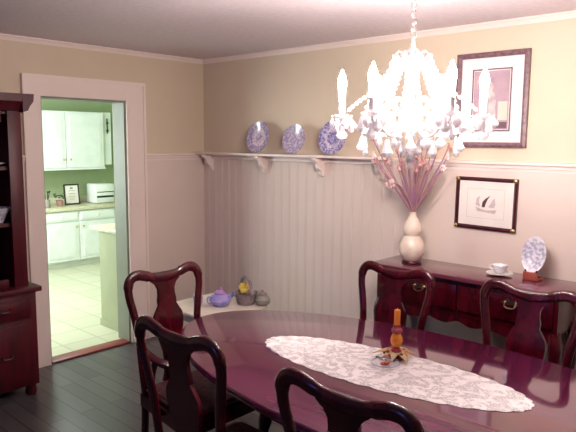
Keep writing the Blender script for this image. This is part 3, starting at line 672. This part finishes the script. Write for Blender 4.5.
b = BM(); lathe(b, [(.03, 0), (.05, .015), (.055, .04), (.04, .062), (.034, .07), (.038, .075)], 24); obj('jar_body', b, GGREEN, t)
b = BM(); lathe(b, [(.036, .076), (.02, .088), (.008, .092), (.01, .10), (.003, .104)], 16); obj('lid', b, WICK, t)

# ---------------------------------------------------------------- crystal chandelier
CX, CY = 2.938, -1.435
ch = thing('chandelier', 'crystal chandelier with six lit candle bulbs hanging above the table', 'chandelier', (CX, CY, -.015))
CZ = CZ+.015
b = BM(); lathe(b, [(.055, CZ-.002), (.05, CZ-.02), (.02, CZ-.035), (.008, CZ-.05)], 24); obj('ceiling_rose', b, SILVER, ch)
b = BM(); z = CZ-.045; k = 0
while z > 1.995:
    pts = [(.011*math.cos(a*PI/6)*(1 if k % 2 else 0), .011*math.cos(a*PI/6)*(0 if k % 2 else 1), z-.012+.017*math.sin(a*PI/6)) for a in range(13)]
    tube(b, pts, .0028, 6, caps=False); z -= .026; k += 1
obj('chain', b, SILVER, ch)
b = BM(); lathe(b, [(.004, 2.00), (.014, 1.94), (.008, 1.975), (.03, 1.955), (.034, 1.945), (.012, 1.935), (.009, 1.92), (.022, 1.90), (.026, 1.87), (.010, 1.84), (.010, 1.79), (.03, 1.76), (.04, 1.74), (.045, 1.715), (.03, 1.69), (.012, 1.67), (.018, 1.655), (.004, 1.64)], 24); obj('centre_column', b, CRYSTAL, ch)
def crystal_bm(L, W_, kind=0):
    b = BM()
    if kind == 0: prof = [(.0008, 0), (W_*.35, -L*.18), (W_*.6, -L*.5), (W_, -L*.75), (W_*.7, -L*.93), (.0008, -L)]
    else: prof = [(.0008, 0), (W_*.9, -L*.35), (W_, -L*.5), (W_*.9, -L*.65), (.0008, -L)]
    lathe(b, prof, 7, sy=.55); sphere(b, (0, 0, .006), .0048, 1); return b
def mesh_of(bm, name, m):
    bmesh.ops.recalc_face_normals(bm, faces=bm.faces[:]); me = bpy.data.meshes.new(name); bm.to_mesh(me); bm.free(); me.materials.append(m); return me
DROP = mesh_of(crystal_bm(.056, .016), 'crystal_drop', CRYSTAL); DISC = mesh_of(crystal_bm(.042, .020, 1), 'crystal_disc', CRYSTAL); BIG = mesh_of(crystal_bm(.068, .023, 0), 'crystal_pendant', CRYSTAL)
def hang(me, x, y, z, parent, s=1.0):
    o = bpy.data.objects.new('crystal', me); C.objects.link(o); o.parent = parent; o.location = (x, y, z)
    o.rotation_euler = (random.uniform(-.1, .1), random.uniform(-.1, .1), random.uniform(0, PI)); o.scale = (s, s, s); return o
# upper crown hoop with drops and strands
def beads(pts, parent, rad=.0055, step=.0115, nm='bead_strand'):
    b = BM(); P = catmull(pts, 8); acc = 0; last = P[0]; sphere(b, last, rad, 1)
    for p in P[1:]:
        d = (p-last).length
        if d >= step: sphere(b, p, rad, 1); last = p
    tube(b, P, .0012, 4); return obj(nm, b, CRYSTAL, parent)
b = BM(); n = 32
tube(b, [(.058*math.cos(2*PI*k/n), .058*math.sin(2*PI*k/n), 1.935) for k in range(n+1)], .004, 6)
for k in range(8):
    a = 2*PI*k/8; tube(b, catmull([(.02*math.cos(a), .02*math.sin(a), 1.94), (.05*math.cos(a), .05*math.sin(a), 1.96), (.068*math.cos(a), .068*math.sin(a), 1.94), (.072*math.cos(a), .072*math.sin(a), 1.95)], 3), .0025, 5)
obj('crown_hoop', b, SILVER, ch)
for k in range(8):
    a = 2*PI*k/8+.1; hang(DISC, .07*math.cos(a), .07*math.sin(a), 1.934, ch, .95)
NA = 6; RAD = .255; A0 = math.radians(31.5)
b = BM(); tube(b, [(.095*math.cos(2*PI*k/n), .095*math.sin(2*PI*k/n), 1.735) for k in range(n+1)], .005, 6)
tube(b, [(.095*math.cos(2*PI*k/n)*.0+(.04+.055*k/n)*math.cos(A0), (.04+.055*k/n)*math.sin(A0), 1.735) for k in range(0, n+1, 8)], .003, 5)
tube(b, [(-(.04+.055*k/n)*math.cos(A0), -(.04+.055*k/n)*math.sin(A0), 1.735) for k in range(0, n+1, 8)], .003, 5); obj('middle_hoop', b, ENAM, ch)
for i in range(NA):
    a = A0+2*PI*i/NA; ca, sa = math.cos(a), math.sin(a)
    P = lambda q, z: (q*ca, q*sa, z)
    b = BM(); tube(b, catmull([P(.03, 1.715), P(.08, 1.665), P(.14, 1.655), P(.20, 1.685), P(.245, 1.70), P(RAD, 1.722)], 6), .0062, 8)
    tube(b, catmull([P(.04, 1.75), P(.08, 1.79), P(.115, 1.78), P(.12, 1.75), P(.10, 1.745)], 5), .004, 6)
    arm = obj('arm', b, ENAM, ch)
    b = BM(); lathe(b, [(.006, 1.718), (.016, 1.722), (.026, 1.728), (.029, 1.734), (.025, 1.733), (.010, 1.730), (.012, 1.742), (.016, 1.75), (.012, 1.752)], 20, P(RAD, 0)); obj('drip_pan', b, CRYSTAL, arm)
    b = BM(); lathe(b, [(.0135, 1.742), (.0135, 1.782), (.010, 1.786), (.004, 1.787)], 16, P(RAD, 0)); obj('candle_sleeve', b, SLEEVE, arm)
    b = BM(); lathe(b, [(.0095, 1.786), (.0115, 1.80), (.0125, 1.828), (.0165, 1.848), (.0145, 1.866), (.006, 1.886), (.0015, 1.898)], 14, P(RAD, 0)); obj('bulb', b, LIT, arm)
    for j in range(6):
        g = 2*PI*j/6+a; hang(DROP if j % 2 else DISC, RAD*ca+.036*math.cos(g), RAD*sa+.036*math.sin(g), 1.722, arm, 1.0)
    hang(BIG, RAD*ca, RAD*sa, 1.708, arm, 1.0)
    hang(BIG, .165*ca, .165*sa, 1.645, arm, 1.0); hang(DISC, .11*ca, .11*sa, 1.652, arm, 1.1)
    a2 = a+PI/NA; c2, s2 = math.cos(a2), math.sin(a2)
    # strands: crown to arm end, crown to middle hoop, swags between neighbouring arms
    beads([P(.06, 1.935), P(.085, 1.89), P(.14, 1.82), P(.20, 1.775), P(.235, 1.745)], ch, .008, .015)
    for fa, qq in ((.35, .19), (.7, .17), (-.35, .19)):  # extra strands added to imitate the blown-out glow between the bulbs
        e = a+fa; beads([(.062*math.cos(e), .062*math.sin(e), 1.93), (.085*math.cos(e), .085*math.sin(e), 1.87), (qq*.8*math.cos(e), qq*.8*math.sin(e), 1.79), (qq*math.cos(e), qq*math.sin(e), 1.70)], ch, .008, .015)
    beads([(.06*c2, .06*s2, 1.935), (.075*c2, .075*s2, 1.90), (.09*c2, .09*s2, 1.80), (.095*c2, .095*s2, 1.74)], ch, .009, .016)
    a3 = a+2*PI/NA
    beads([(.235*ca, .235*sa, 1.73), (.20*c2*.98, .20*s2*.98, 1.672), (.235*math.cos(a3), .235*math.sin(a3), 1.73)], ch)
    hang(BIG, .195*c2, .195*s2, 1.66, ch, .9)
    for q, z, me in ((.095, 1.728, DROP), (.06, 1.675, DISC), (.035, 1.645, DROP)):
        hang(me, q*c2, q*s2, z, ch, 1.1)
    for da in (.16, -.16, .36): hang(DISC if abs(da) > .2 else DROP, .095*math.cos(a+da), .095*math.sin(a+da), 1.728, ch, 1.0)
b = BM(); lathe(b, [(.002, 1.64), (.010, 1.63), (.004, 1.62), (.002, 1.60)], 12); sphere(b, (0, 0, 1.578), .022, 1); lathe(b, [(.002, 1.556), (.007, 1.548), (.002, 1.535)], 8); obj('finial', b, CRYSTAL, ch, smooth=False)
